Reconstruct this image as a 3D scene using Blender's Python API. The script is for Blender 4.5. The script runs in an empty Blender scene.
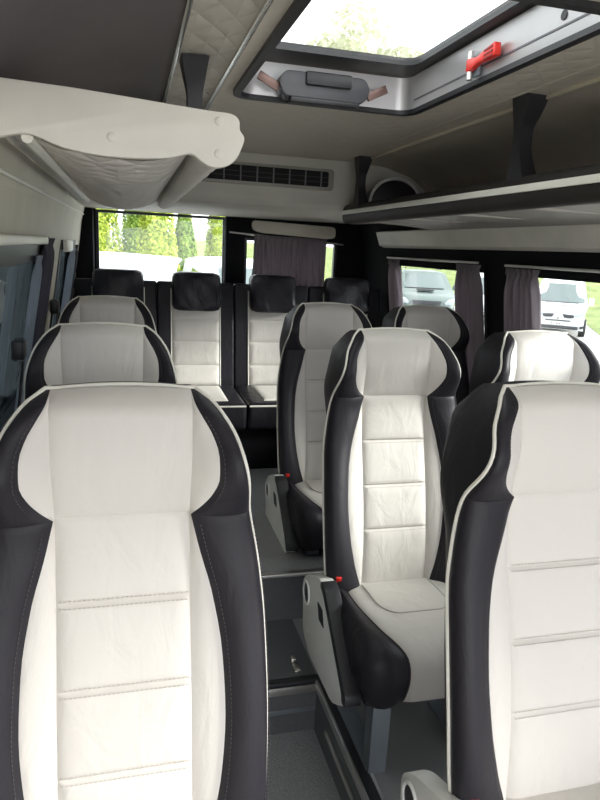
import bpy, bmesh, math, random
from mathutils import Vector, Matrix
random.seed(7)
PI = math.pi
SC = bpy.context.scene
COL = SC.collection

# ------------------------------------------------------------------ helpers
def link(o):
    COL.objects.link(o); return o

def tag(o, label=None, cat=None, group=None, kind=None):
    if label: o['label'] = label
    if cat: o['category'] = cat
    if group: o['group'] = group
    if kind: o['kind'] = kind
    return o

def empty(name, loc=(0, 0, 0), rz=0.0):
    o = bpy.data.objects.new(name, None)
    o.empty_display_size = 0.1
    o.location = loc; o.rotation_euler = (0, 0, rz)
    return link(o)

def lerp(a, b, t): return a + (b - a) * t
def clamp(x, a=0.0, b=1.0): return max(a, min(b, x))
def sstep(a, b, x):
    t = clamp((x - a) / (b - a)); return t * t * (3 - 2 * t)

def curve_fn(pts):
    """smooth (Hermite) interpolation through sorted (x, y) points"""
    xs = [p[0] for p in pts]; ys = [p[1] for p in pts]; n = len(pts)
    d = [(ys[i + 1] - ys[i]) / (xs[i + 1] - xs[i]) for i in range(n - 1)]
    m = [d[0]] + [0 if d[i - 1] * d[i] <= 0 else 2 * d[i - 1] * d[i] / (d[i - 1] + d[i]) for i in range(1, n - 1)] + [d[-1]]
    def f(x):
        if x <= xs[0]: return ys[0]
        if x >= xs[-1]: return ys[-1]
        i = 0
        while x > xs[i + 1]: i += 1
        h = xs[i + 1] - xs[i]; t = (x - xs[i]) / h
        return ((2*t**3 - 3*t**2 + 1) * ys[i] + (t**3 - 2*t**2 + t) * h * m[i]
                + (-2*t**3 + 3*t**2) * ys[i + 1] + (t**3 - t**2) * h * m[i + 1])
    return f

class MB:
    def __init__(self): self.v = []; self.f = []
    def add(self, vs, fs):
        o = len(self.v); self.v += [tuple(p) for p in vs]
        self.f += [tuple(i + o for i in f) for f in fs]; return self
    def box(self, x0, x1, y0, y1, z0, z1, bev=0.0, M=None, seg=2):
        bm = bmesh.new(); bmesh.ops.create_cube(bm, size=1)
        for v in bm.verts:
            v.co = Vector(((x0 + x1) / 2 + v.co.x * (x1 - x0), (y0 + y1) / 2 + v.co.y * (y1 - y0), (z0 + z1) / 2 + v.co.z * (z1 - z0)))
        if bev > 0: bmesh.ops.bevel(bm, geom=bm.edges[:], offset=bev, segments=seg, profile=0.5, affect='EDGES')
        return self.frombm(bm, M)
    def frombm(self, bm, M=None):
        bm.verts.index_update()
        vs = [(M @ v.co) if M else v.co.copy() for v in bm.verts]
        fs = [[v.index for v in f.verts] for f in bm.faces]
        bm.free(); return self.add(vs, fs)
    def grid(self, fn, nu, nv, us=None, vs=None, closed_u=False):
        us = us or [i / (nu - 1) for i in range(nu)]; vs = vs or [j / (nv - 1) for j in range(nv)]
        nu, nv = len(us), len(vs)
        P = [fn(u, v) for v in vs for u in us]; F = []
        for j in range(nv - 1):
            for i in range(nu - (0 if closed_u else 1)):
                i2 = (i + 1) % nu
                F.append((j * nu + i, j * nu + i2, (j + 1) * nu + i2, (j + 1) * nu + i))
        return self.add(P, F)
    def tube(self, pts, r, n=8, closed=False, caps=True):
        pts = [Vector(p) for p in pts]; N = len(pts); P = []; prev = None
        for i, p in enumerate(pts):
            a = pts[(i - 1) % N] if (i > 0 or closed) else p
            b = pts[(i + 1) % N] if (i < N - 1 or closed) else p
            t = (b - a)
            t = t.normalized() if t.length > 1e-9 else Vector((0, 0, 1))
            if prev is None:
                k = Vector((0, 0, 1)) if abs(t.z) < 0.9 else Vector((1, 0, 0)); n1 = t.cross(k).normalized()
            else:
                n1 = prev - t * prev.dot(t); n1 = n1.normalized()
            prev = n1; n2 = t.cross(n1)
            rr = r[i] if isinstance(r, (list, tuple)) else r
            for k in range(n):
                a_ = 2 * PI * k / n; P.append(p + n1 * (rr * math.cos(a_)) + n2 * (rr * math.sin(a_)))
        F = []
        for i in range(N if closed else N - 1):
            i2 = (i + 1) % N
            for k in range(n):
                k2 = (k + 1) % n; F.append((i * n + k, i * n + k2, i2 * n + k2, i2 * n + k))
        if caps and not closed:
            F.append(tuple(range(n - 1, -1, -1))); F.append(tuple((N - 1) * n + k for k in range(n)))
        return self.add(P, F)
    def prism(self, poly, a0, a1, axis='x', bev=0.0, M=None, seg=2):
        """polygon in the two other axes extruded along axis from a0 to a1"""
        def mk(p, a):
            return {'x': (a, p[0], p[1]), 'y': (p[0], a, p[1]), 'z': (p[0], p[1], a)}[axis]
        bm = bmesh.new(); n = len(poly)
        A = [bm.verts.new(mk(p, a0)) for p in poly]; B = [bm.verts.new(mk(p, a1)) for p in poly]
        bm.faces.new(A); bm.faces.new(B[::-1])
        for i in range(n):
            bm.faces.new((A[i], A[(i + 1) % n], B[(i + 1) % n], B[i]))
        bmesh.ops.recalc_face_normals(bm, faces=bm.faces[:])
        if bev > 0: bmesh.ops.bevel(bm, geom=bm.edges[:], offset=bev, segments=seg, profile=0.5, affect='EDGES', clamp_overlap=True)
        return self.frombm(bm, M)
    def disc(self, c, r, axis, t, n=24, bev=0.0):
        poly = [(r * math.cos(2*PI*k/n), r * math.sin(2*PI*k/n)) for k in range(n)]
        i = 'xyz'.index(axis); o = [c[k] for k in range(3) if k != i]
        return self.prism([(p[0] + o[0], p[1] + o[1]) for p in poly], c[i] - t / 2, c[i] + t / 2, axis, bev)
    def build(self, name, mat, parent=None, smooth=True, ang=38, recalc=True):
        me = bpy.data.meshes.new(name); me.from_pydata(self.v, [], self.f); me.update()
        if recalc:
            bm = bmesh.new(); bm.from_mesh(me); bmesh.ops.remove_doubles(bm, verts=bm.verts[:], dist=1e-5)
            bmesh.ops.recalc_face_normals(bm, faces=bm.faces[:]); bm.to_mesh(me); bm.free()
        if smooth:
            me.polygons.foreach_set('use_smooth', [True] * len(me.polygons))
            me.set_sharp_from_angle(angle=math.radians(ang))
        me.materials.append(mat)
        o = bpy.data.objects.new(name, me); link(o)
        if parent: o.parent = parent
        return o

def copy_tree(o, parent=None):
    c = o.copy(); COL.objects.link(c); c.parent = parent
    for ch in [x for x in bpy.data.objects if x.parent == o]:
        copy_tree(ch, c)
    return c

# ------------------------------------------------------------------ materials
def new_mat(name):
    m = bpy.data.materials.new(name); m.use_nodes = True
    nt = m.node_tree; b = nt.nodes['Principled BSDF']
    return m, nt, b

def N(nt, t, **kw):
    n = nt.nodes.new(t)
    for k, v in kw.items():
        if k in n.inputs: n.inputs[k].default_value = v
        else: setattr(n, k, v)
    return n

def simple(name, col, rough=0.5, metal=0.0, spec=0.5, var=0.06, vscale=6.0, bump=0.0, bscale=200.0, coat=0.0):
    m, nt, b = new_mat(name)
    b.inputs['Roughness'].default_value = rough; b.inputs['Metallic'].default_value = metal
    b.inputs['Specular IOR Level'].default_value = spec; b.inputs['Coat Weight'].default_value = coat
    tc = N(nt, 'ShaderNodeTexCoord')
    no = N(nt, 'ShaderNodeTexNoise', Scale=vscale, Detail=4.0)
    nt.links.new(tc.outputs['Object'], no.inputs['Vector'])
    r = N(nt, 'ShaderNodeValToRGB')
    r.color_ramp.elements[0].position = 0.3; r.color_ramp.elements[1].position = 0.7
    r.color_ramp.elements[0].color = tuple(c * (1 - var) for c in col) + (1,)
    r.color_ramp.elements[1].color = tuple(min(1, c * (1 + var)) for c in col) + (1,)
    nt.links.new(no.outputs['Fac'], r.inputs['Fac']); nt.links.new(r.outputs['Color'], b.inputs['Base Color'])
    if bump > 0:
        n2 = N(nt, 'ShaderNodeTexNoise', Scale=bscale, Detail=3.0)
        nt.links.new(tc.outputs['Object'], n2.inputs['Vector'])
        bp = N(nt, 'ShaderNodeBump', Strength=bump, Distance=0.002)
        nt.links.new(n2.outputs['Fac'], bp.inputs['Height']); nt.links.new(bp.outputs['Normal'], b.inputs['Normal'])
    return m

def leather(name, col, rough=0.42, wrinkle=0.35):
    m, nt, b = new_mat(name)
    b.inputs['Roughness'].default_value = rough
    b.inputs['Specular IOR Level'].default_value = .3
    b.inputs['Base Color'].default_value = (*col, 1)
    tc = N(nt, 'ShaderNodeTexCoord')
    vo = N(nt, 'ShaderNodeTexVoronoi', Scale=420.0)
    nt.links.new(tc.outputs['Object'], vo.inputs['Vector'])
    mp = N(nt, 'ShaderNodeMapping'); mp.inputs['Scale'].default_value = (1.0, 1.0, 0.45)
    mp.inputs['Rotation'].default_value = (0, 0.5, 0)
    nt.links.new(tc.outputs['Object'], mp.inputs['Vector'])
    no = N(nt, 'ShaderNodeTexNoise', Scale=16.0, Detail=3.0, Distortion=0.8)
    nt.links.new(mp.outputs['Vector'], no.inputs['Vector'])
    b1 = N(nt, 'ShaderNodeBump', Strength=wrinkle, Distance=0.012)
    nt.links.new(no.outputs['Fac'], b1.inputs['Height'])
    b2 = N(nt, 'ShaderNodeBump', Strength=0.12, Distance=0.001)
    nt.links.new(vo.outputs['Distance'], b2.inputs['Height']); nt.links.new(b1.outputs['Normal'], b2.inputs['Normal'])
    nt.links.new(b2.outputs['Normal'], b.inputs['Normal'])
    return m

def quilted(name, col, sx=9.0, sy=9.0, strength=0.5, rough=0.6):
    """cloth stitched in diamonds: a bump of crossed waves"""
    m, nt, b = new_mat(name)
    b.inputs['Roughness'].default_value = rough; b.inputs['Base Color'].default_value = (*col, 1)
    tc = N(nt, 'ShaderNodeTexCoord'); outs = []
    for a in (0.75, -0.75):
        mp = N(nt, 'ShaderNodeMapping'); mp.inputs['Rotation'].default_value = (0, 0, a)
        mp.inputs['Scale'].default_value = (sx, sy, 0.0)
        nt.links.new(tc.outputs['Object'], mp.inputs['Vector'])
        w = N(nt, 'ShaderNodeTexWave', Scale=0.35, Distortion=0.6, Detail=1.0)
        w.inputs['Detail Scale'].default_value = 0.4
        nt.links.new(mp.outputs['Vector'], w.inputs['Vector']); 
        pw = N(nt, 'ShaderNodeMath', operation='POWER'); pw.inputs[1].default_value = 0.35
        nt.links.new(w.outputs['Fac'], pw.inputs[0]); outs.append(pw)
    mn = N(nt, 'ShaderNodeMath', operation='MINIMUM')
    nt.links.new(outs[0].outputs[0], mn.inputs[0]); nt.links.new(outs[1].outputs[0], mn.inputs[1])
    bp = N(nt, 'ShaderNodeBump', Strength=strength, Distance=0.008)
    nt.links.new(mn.outputs[0], bp.inputs['Height']); nt.links.new(bp.outputs['Normal'], b.inputs['Normal'])
    return m

def glass(name, tint=(0.95, 0.97, 0.97), refl=0.07):
    m, nt, b = new_mat(name); nt.nodes.remove(b)
    out = nt.nodes['Material Output']
    tr = N(nt, 'ShaderNodeBsdfTransparent'); tr.inputs['Color'].default_value = (*tint, 1)
    gl = N(nt, 'ShaderNodeBsdfGlossy', Roughness=0.02)
    lw_ = N(nt, 'ShaderNodeLayerWeight', Blend=0.5)
    pw = N(nt, 'ShaderNodeMath', operation='POWER'); pw.inputs[1].default_value = 4.0
    fr = N(nt, 'ShaderNodeMath', operation='MULTIPLY_ADD'); fr.inputs[1].default_value = 0.6; fr.inputs[2].default_value = refl * .5
    nt.links.new(lw_.outputs['Facing'], pw.inputs[0]); nt.links.new(pw.outputs[0], fr.inputs[0])
    mx = N(nt, 'ShaderNodeMixShader')
    nt.links.new(fr.outputs[0], mx.inputs[0]); nt.links.new(tr.outputs[0], mx.inputs[1]); nt.links.new(gl.outputs[0], mx.inputs[2])
    nt.links.new(mx.outputs[0], out.inputs['Surface'])
    return m

def cloth(name, col, transl=0.3):
    m, nt, b = new_mat(name); out = nt.nodes['Material Output']
    b.inputs['Base Color'].default_value = (*col, 1); b.inputs['Roughness'].default_value = 0.8
    t = N(nt, 'ShaderNodeBsdfTranslucent'); t.inputs['Color'].default_value = (*col, 1)
    mx = N(nt, 'ShaderNodeMixShader'); mx.inputs[0].default_value = transl
    tc = N(nt, 'ShaderNodeTexCoord'); no = N(nt, 'ShaderNodeTexNoise', Scale=300.0)
    nt.links.new(tc.outputs['Object'], no.inputs['Vector'])
    bp = N(nt, 'ShaderNodeBump', Strength=0.15, Distance=0.001); nt.links.new(no.outputs['Fac'], bp.inputs['Height'])
    nt.links.new(bp.outputs['Normal'], b.inputs['Normal'])
    nt.links.new(b.outputs[0], mx.inputs[1]); nt.links.new(t.outputs[0], mx.inputs[2]); nt.links.new(mx.outputs[0], out.inputs['Surface'])
    return m

def leafmat(name, col, col2):
    m, nt, b = new_mat(name); out = nt.nodes['Material Output']
    oi = N(nt, 'ShaderNodeTexCoord'); no = N(nt, 'ShaderNodeTexNoise', Scale=3.0, Detail=5.0)
    nt.links.new(oi.outputs['Object'], no.inputs['Vector'])
    r = N(nt, 'ShaderNodeValToRGB'); r.color_ramp.elements[0].position = 0.35; r.color_ramp.elements[1].position = 0.65
    r.color_ramp.elements[0].color = (*col, 1); r.color_ramp.elements[1].color = (*col2, 1)
    nt.links.new(no.outputs['Fac'], r.inputs['Fac']); nt.links.new(r.outputs['Color'], b.inputs['Base Color'])
    b.inputs['Roughness'].default_value = 0.6
    t = N(nt, 'ShaderNodeBsdfTranslucent'); nt.links.new(r.outputs['Color'], t.inputs['Color'])
    mx = N(nt, 'ShaderNodeMixShader'); mx.inputs[0].default_value = 0.35
    nt.links.new(b.outputs[0], mx.inputs[1]); nt.links.new(t.outputs[0], mx.inputs[2]); nt.links.new(mx.outputs[0], out.inputs['Surface'])
    return m

W = leather('white_leather', (0.66, 0.632, 0.588), 0.5, 0.32)
K = leather('black_leather', (0.017, 0.0155, 0.0205), 0.50, 0.3)
KB = leather('black_bench_leather', (0.018, 0.017, 0.022), 0.36, 0.5)
PIPE = simple('cream_piping', (0.80, 0.78, 0.70), 0.5)
THREAD_G = simple('grey_thread', (0.50, 0.47, 0.43), 0.8)
THREAD_K = simple('dark_thread', (0.06, 0.055, 0.06), 0.7)
GREYP = simple('grey_plastic', (0.74, 0.74, 0.71), 0.45, bump=0.15, bscale=300)
BLKP = simple('black_plastic', (0.018, 0.018, 0.021), 0.45, bump=0.2, bscale=250)
SATIN = simple('satin_black_trim', (0.008, 0.008, 0.010), 0.8, spec=.15, bump=0.1)
DGREYP = simple('dark_grey_plastic', (0.13, 0.13, 0.15), 0.4)
STEEL = simple('painted_steel', (0.22, 0.25, 0.28), 0.4, 0.5)
CHROME = simple('brushed_aluminium', (0.75, 0.73, 0.68), 0.25, 1.0)
ALU = simple('pale_aluminium', (0.70, 0.68, 0.66), 0.35, 0.9)
RED = simple('red_plastic', (0.75, 0.03, 0.02), 0.4)
BEIGE = simple('beige_wall_lining', (0.62, 0.58, 0.48), 0.6, bump=0.15, bscale=220)
CAPM = simple('pale_grey_moulding', (0.78, 0.75, 0.67), 0.45, bump=0.05)
CEILQ = quilted('quilted_ceiling_cloth', (0.58, 0.535, 0.455), 13, 13, 0.28)
STRIPQ = quilted('quilted_strip_cloth', (0.52, 0.49, 0.43), 16, 10, 0.6)
RACKQ = quilted('quilted_rack_cloth', (0.74, 0.70, 0.64), 16, 22, 0.8)
CEILD = simple('dark_roof_lining', (0.115, 0.102, 0.106), 0.7, bump=0.2, bscale=150)
RACKB = leather('dark_rack_padding', (0.020, 0.016, 0.014), 0.6, 0.1)
CURT = cloth('mauve_curtain_cloth', (0.30, 0.265, 0.285), 0.45)
CURTB = cloth('blue_grey_curtain_and_reflection', (0.56, 0.61, 0.68), 0.65)
CURTD = cloth('dark_curtain_cloth', (0.09, 0.085, 0.11), 0.3)
GLASS = glass('clear_glass'); GLASST = glass('tinted_glass', (0.20, 0.225, 0.235), 0.14)
HATCHG = glass('hatch_glass', (0.9, 0.92, 0.9), 0.03)

def vinyl(name, col):
    m, nt, b = new_mat(name); b.inputs['Roughness'].default_value = 0.38
    tc = N(nt, 'ShaderNodeTexCoord'); no = N(nt, 'ShaderNodeTexNoise', Scale=450.0, Detail=2.0)
    nt.links.new(tc.outputs['Object'], no.inputs['Vector'])
    r = N(nt, 'ShaderNodeValToRGB'); r.color_ramp.elements[0].position = 0.40; r.color_ramp.elements[1].position = 0.68
    r.color_ramp.elements[0].color = tuple(c * 0.8 for c in col) + (1,); r.color_ramp.elements[1].color = tuple(c * 1.5 for c in col) + (1,)
    nt.links.new(no.outputs['Fac'], r.inputs['Fac']); nt.links.new(r.outputs['Color'], b.inputs['Base Color'])
    bp = N(nt, 'ShaderNodeBump', Strength=0.1, Distance=0.001); nt.links.new(no.outputs['Fac'], bp.inputs['Height'])
    nt.links.new(bp.outputs['Normal'], b.inputs['Normal'])
    return m
VINYL = vinyl('grey_vinyl_flooring', (0.26, 0.265, 0.27))
VINYLD = vinyl('dark_vinyl_flooring', (0.095, 0.10, 0.106))

# ------------------------------------------------------------------ camera
cam = bpy.data.cameras.new('camera'); co = bpy.data.objects.new('camera', cam); link(co)
F = 645.0
vp, roll = (128, 242), 0.05
d = Vector(((vp[0] - 300) / F, -(vp[1] - 400) / F, -1)).normalized()
up = Vector((1, -roll, 0)).cross(d).normalized()
if up.y < 0: up = -up
rt = d.cross(up)
Mx = Matrix((rt, d, up)).to_4x4()
Mx.translation = Vector((-0.6, 0.0, 1.5))
co.matrix_world = Mx
cam.sensor_width = 36; cam.sensor_fit = 'AUTO'; cam.lens = F * 36 / 800; cam.clip_start = 0.02
SC.camera = co

# ------------------------------------------------------------------ passenger seat
Wf = curve_fn([(.38,.215),(.45,.235),(.55,.243),(.7,.246),(.85,.243),(.95,.233),(1.045,.216),(1.1,.207),(1.15,.196),(1.19,.183),(1.22,.165),(1.24,.147),(1.255,.122)])
Pw = curve_fn([(1.045,.1125),(1.06,.130),(1.085,.147),(1.12,.157),(1.16,.156),(1.19,.147),(1.22,.130),(1.24,.119),(1.255,.1155)])
Pl = curve_fn([(.38,.118),(.42,.123),(.5,.145),(.6,.163),(.7,.170),(.8,.166),(.9,.150),(.98,.128),(1.045,.1125)])
Cc = curve_fn([(.38,.116),(.6,.112),(1.045,.112),(1.15,.1135),(1.255,.115)])
Bf = curve_fn([(.38,.018),(.55,.024),(.85,.024),(1.0,.018),(1.1,.016),(1.2,.010),(1.255,.0)])
Ef = curve_fn([(.38,.024),(.8,.024),(1.03,.017),(1.1,.0),(1.16,-.006),(1.2,.004),(1.235,.012),(1.255,.004)])
SEAM = 1.045; ZB, ZT = .385, 1.255
def y0(z):
    y = .17 * (z - .40) / .85 - .018 * math.sin(PI * clamp((z - .38) / .5)) - .048 * sstep(1.0, 1.17, z)
    if z > 1.222: y += .045 * ((z - 1.222) / .033) ** 2
    return y
def pz(z): return Pw(z) if z > SEAM else Pl(z)
def raise_(z): return .014 if z <= SEAM else (.014 + .020 * math.sin(PI * clamp((z - SEAM) / .17)) ** 2) * (1 - sstep(1.2, 1.255, z))
def side_pt(sx, t, z):
    """bolster surface: t 0 at the white panel, 1 at the rear piping"""
    p, w = pz(z), Wf(z)
    u = p + (w - p) * math.sin(PI / 2 * min(1, t) * 1.10) 
    y = y0(z) - raise_(z) * (1 - .0 * t) - Bf(z) * math.sin(PI * t ** .85) + Ef(z) * t ** 2.6
    return Vector((sx * u, y, z))
def puff(dist, a=.007, k=.011): return a * (1 - math.exp(-dist / k))
def edge_ts(n):
    return [.5 - .5 * math.cos(PI * i / (n - 1)) for i in range(n)]
def zlist(z0, z1, n, extra=()):
    zs = [lerp(z0, z1, t) for t in edge_ts(n)]
    for e in extra: zs += [e - .014, e - .007, e - .003, e, e + .003, e + .007, e + .014]
    zs = sorted(set(round(z, 5) for z in zs)); return zs
LINES = (.612, .755, .897)

def backrest_panel(z0, z1, inner, outer, yfun, lines=(), nu=16, nz=34, amp=.007, sx=1, dome=0.0):
    mb = MB(); us = edge_ts(nu); zs = zlist(z0, z1, nz, lines)
    def fn(u, z):
        a, b = inner(z), outer(z); x = lerp(a, b, u)
        dd = min(u, 1 - u) * abs(b - a); dz = min(z - z0, z1 - z) if z1 < ZT else z - z0
        for l in lines: dz = min(dz, abs(z - l) * 1.6)
        y = yfun(x, z, u) - puff(max(0, min(dd, dz)), amp)
        zz = z + (.006 * (1 - (2 * u - 1) ** 2) * sstep(1.2, 1.255, z) if dome else 0)
        return Vector((x * sx, y, zz))
    mb.grid(fn, 0, 0, us, zs); return mb

def outline(n=40):
    zs = [lerp(ZB, ZT, i / n) for i in range(n + 1)]
    zs = [ZB + (ZT - ZB) * (1 - (1 - i / n) ** 1.5) for i in range(n + 1)]
    L = [side_pt(-1, 1, z) for z in zs]; R = [side_pt(1, 1, z) for z in zs[::-1]]
    top = [Vector((lerp(-.105, .105, i / 10), y0(ZT) + .004, ZT + .006 * (1 - (2 * i / 10 - 1) ** 2))) for i in range(11)]
    return L + top + R

def stitch_line(mb, pts, ln=.0048, gap=.0030, r=.0009):
    """a row of thread stitches along a polyline"""
    acc = 0; pts = [Vector(p) for p in pts]; out = []
    total = [0]
    for a, b in zip(pts, pts[1:]): total.append(total[-1] + (b - a).length)
    def pos(s):
        for i in range(len(pts) - 1):
            if s <= total[i + 1]:
                l = total[i + 1] - total[i]
                return pts[i].lerp(pts[i + 1], (s - total[i]) / l if l else 0)
        return pts[-1]
    s = 0
    while s + ln < total[-1]:
        a, b = pos(s), pos(s + ln); mb.tube([a, b], r, 4); s += ln + gap

def make_backrest(root, dz):
    # dark bolsters + gusset + shell: the body of the backrest
    mb = MB()
    ts = [i / 13 for i in range(14)]
    for sx in (-1, 1):
        for z0, z1, n in ((ZB, SEAM, 34), (SEAM, ZT, 26)):
            def fn(t, z, sx=sx, z0=z0, z1=z1):
                q = side_pt(sx, t, z)
                dd = min(t * (Wf(z) - pz(z)) * 1.5, (1 - t) * .1 + .0)
                dz_ = abs(z - SEAM)
                q.y -= puff(max(0, min(dd, dz_)), .006, .008) * (1 - sstep(1.22, 1.255, z)); return q
            mb.grid(fn, 0, 0, ts, zlist(z0, z1, n))
    ol = outline(); n = len(ol)
    ctr = Vector((0, 0, .82))
    rows = []; low = [0, -.002, -.008, -.016, -.025, -.037, -.055]
    for k, (off, dy, sc) in enumerate([(0, 0, 1), (.001, .010, 1), (.004, .030, 1), (.005, .055, 1), (.002, .080, 1), (-.012, .096, 1), (-.04, .103, 1)]):
        row = []
        for i, p in enumerate(ol):
            a, b = ol[max(0, i - 1)], ol[min(n - 1, i + 1)]
            t = Vector((b.x - a.x, 0, b.z - a.z)); t = t.normalized() if t.length > 1e-6 else Vector((1, 0, 0))
            nrm = Vector((-t.z, 0, t.x))
            if nrm.dot(Vector((p.x, 0, p.z - .8))) < 0: nrm = -nrm
            back = .155 if True else 0
            yb = .17 * (p.z - .40) / .85
            y = p.y + (yb + .082 + .050 * sstep(.85, 1.05, p.z) * (1 - sstep(1.18, 1.25, p.z)) - p.y) * (dy / .103)
            row.append(Vector((p.x + nrm.x * (lerp(low[k], off, sstep(.93, 1.08, p.z)) * (1 - sstep(1.2, 1.25, p.z)) - .004 * sstep(1.2, 1.25, p.z) * dy / .1), y, p.z + nrm.z * (off * .8 if p.z < 1.2 else -.01 * dy / .1))))
        rows.append(row)
    V = [v for r in rows for v in r]; Fc = []
    for k in range(len(rows) - 1):
        for i in range(n - 1):
            Fc.append((k * n + i, k * n + i + 1, (k + 1) * n + i + 1, (k + 1) * n + i))
    o = (len(rows) - 1) * n
    for i in range(n // 2):      # back face and bottom strip of quads between the two sides
        j = n - 1 - i
        if i + 1 < j - 1 + 1 and i + 1 <= j - 1:
            Fc.append((o + i, o + i + 1, o + j - 1, o + j))
    for k in range(len(rows) - 1):
        Fc.append((k * n, (k + 1) * n, (k + 2) * n - 1, (k + 1) * n - 1))
    mb.add(V, Fc)
    b = mb.build('backrest', K, root); b.location.z = dz
    # white panels
    flat = lambda x, z, u: y0(z)
    backrest_panel(SEAM, ZT, lambda z: -Cc(z), lambda z: Cc(z), flat, nu=22, nz=26, dome=1).build('headrest_panel', W, b)
    backrest_panel(ZB - .01, SEAM, lambda z: -Cc(z), lambda z: Cc(z), flat, LINES, nu=22, nz=44, amp=.009).build('centre_panel', W, b)
    for sx in (-1, 1):
        backrest_panel(SEAM, ZT, Cc, Pw, lambda x, z, u: y0(z) - raise_(z) * u, nu=10, nz=24, amp=.006, sx=sx).build('wing_panel', W, b)
        backrest_panel(ZB, SEAM, Cc, Pl, lambda x, z, u: y0(z) - raise_(z) * u, nu=10, nz=34, amp=.006, sx=sx).build('side_panel', W, b)
    # piping right round the rear edge of the bolsters
    pts = [p + Vector((0, -.001, 0)) for p in outline(48)]
    pts = [p + Vector(((.002 if p.x > 0 else -.002) if abs(p.x) > .11 else 0, 0, .001 if p.z > 1.25 else 0)) for p in pts]
    MB().tube(pts, .0042, 8).build('piping', PIPE, b)
    # thread: every seam is a row of stitches of its own
    def row(name, mat, pts):
        st = MB(); stitch_line(st, pts); st.build(name, mat, b, smooth=False)
    for l in LINES:
        for dzl in (-.0065, .0065):
            row('white_stitching', THREAD_G, [(lerp(-.108, .108, i / 8), y0(l + dzl) - .0070, l + dzl) for i in range(9)])
    for sx in (-1, 1):
        zs = [lerp(ZB + .03, SEAM - .012, i / 26) for i in range(27)]
        row('dark_stitching', THREAD_K, [side_pt(sx, .07, z) + Vector((0, -.0045, 0)) for z in zs])
        row('dark_stitching', THREAD_K, [side_pt(sx, .88, z) + Vector((sx * .004, -.0030, 0)) for z in zs])
        zs = [lerp(SEAM + .012, ZT - .03, i / 20) for i in range(21)]
        row('dark_stitching', THREAD_K, [side_pt(sx, .10, z) + Vector((0, -.0035, 0)) for z in zs])
    return b

CP = [(.06,.412),(0,.420),(-.08,.426),(-.18,.431),(-.27,.433),(-.325,.428),(-.358,.414),(-.378,.388),(-.384,.35),(-.380,.305),(-.370,.268),(-.35,.252)]
def cprof(t):
    s = t * (len(CP) - 1); i = min(int(s), len(CP) - 2); f = s - i
    P = lambda k: Vector((CP[max(0, min(len(CP) - 1, k))][0], CP[max(0, min(len(CP) - 1, k))][1]))
    a, b, c, e = P(i - 1), P(i), P(i + 1), P(i + 2)
    return .5 * ((2 * b) + (c - a) * f + (2 * a - 5 * b + 4 * c - e) * f * f + (3 * b - a - 3 * c + e) * f ** 3)
def cnorm(t):
    a, b = cprof(max(0, t - .01)), cprof(min(1, t + .01)); d_ = (b - a).normalized()
    return Vector((d_.y, -d_.x))
Cq = curve_fn([(0,.172),(.2,.176),(.35,.158),(.5,.126),(.62,.106),(.75,.102),(.88,.108),(1,.115)])
Cw = curve_fn([(0,.225),(.3,.238),(.55,.240),(.8,.232),(1,.222)])
def make_cushion(root, dz):
    mb = MB()
    prof = [(0,0),(.12,.006),(.3,.014),(.5,.018),(.7,.013),(.86,.002),(.96,-.014),(1.0,-.035),(1.01,-.07),(1.0,-.11),(.97,-.14)]
    tt = [i / 40 for i in range(41)]
    for sx in (-1, 1):
        def fn(u, t, sx=sx):
            k = u * (len(prof) - 1); i = min(int(k), len(prof) - 2); f = k - i
            a = lerp(prof[i][0], prof[i + 1][0], f); b = lerp(prof[i][1], prof[i + 1][1], f)
            q, w = Cq(t), Cw(t); P = cprof(t); n = cnorm(t)
            if t > .55 and b < -.02: b *= lerp(1, 1.6, (t - .55) / .45)
            P = P + n * b
            return Vector((sx * lerp(q, w, a), P.x, max(.245, P.y)))
        mb.grid(fn, 0, 0, [i / 20 for i in range(21)], tt)
    mb.box(-.215, .215, -.345, .05, .235, .285, .01)
    c = mb.build('seat_cushion', K, root); c.location.z = dz
    wp = MB(); us = edge_ts(26)
    def fn(u, t):
        q = Cq(t); x = lerp(-q, q, u); P = cprof(t); n = cnorm(t)
        dd = min(u, 1 - u) * 2 * q
        pu = puff(dd, .010, .014)
        # U-shaped inset seam of the sitting pad
        e = abs(max(abs(x) / .118, (-P.x - .02) / .20 if P.x < 0 else 0) ** 1 - 1.0)
        rr = math.hypot(max(0, abs(x) - .06) / .058, max(0, -P.x - .13) / .085)
        g = 0
        P = P + n * (pu - g + .004 * (1 - sstep(.85, 1.15, rr)))
        return Vector((x, P.x, P.y))
    wp.grid(fn, 0, 0, us, [i / 60 for i in range(61)]).build('cushion_pad', W, c)
    pts = []
    def on_pad(x, y):
        lo, hi = 0.0, .6
        for _ in range(30):
            m_ = (lo + hi) / 2
            if cprof(m_).x > y: lo = m_
            else: hi = m_
        P = cprof(lo) + cnorm(lo) * .0125; return Vector((x, P.x, P.y))
    loop = [on_pad(-.118, -.02 - .11 * k / 8) for k in range(8)] + [on_pad(-.06 - .058 * math.cos(a), -.13 - .085 * math.sin(a)) for a in [PI / 2 * k / 10 for k in range(11)]]
    loop += [Vector((-p.x, p.y, p.z)) for p in loop[::-1]]
    MB().tube(loop, .0022, 6).build('pad_seam', simple('seam_thread_shade', (.48, .455, .42), .8), c)  # cord darkened to show the shade along the pad's inset seam
    for sx in (-1, 1):
        MB().tube([Vector((sx * (Cq(t) + .001), (cprof(t) + cnorm(t) * .0025).x, (cprof(t) + cnorm(t) * .0025).y)) for t in [i / 30 for i in range(31)]], .0022, 6).build('seam_cord', THREAD_K, c)
    return c

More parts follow.
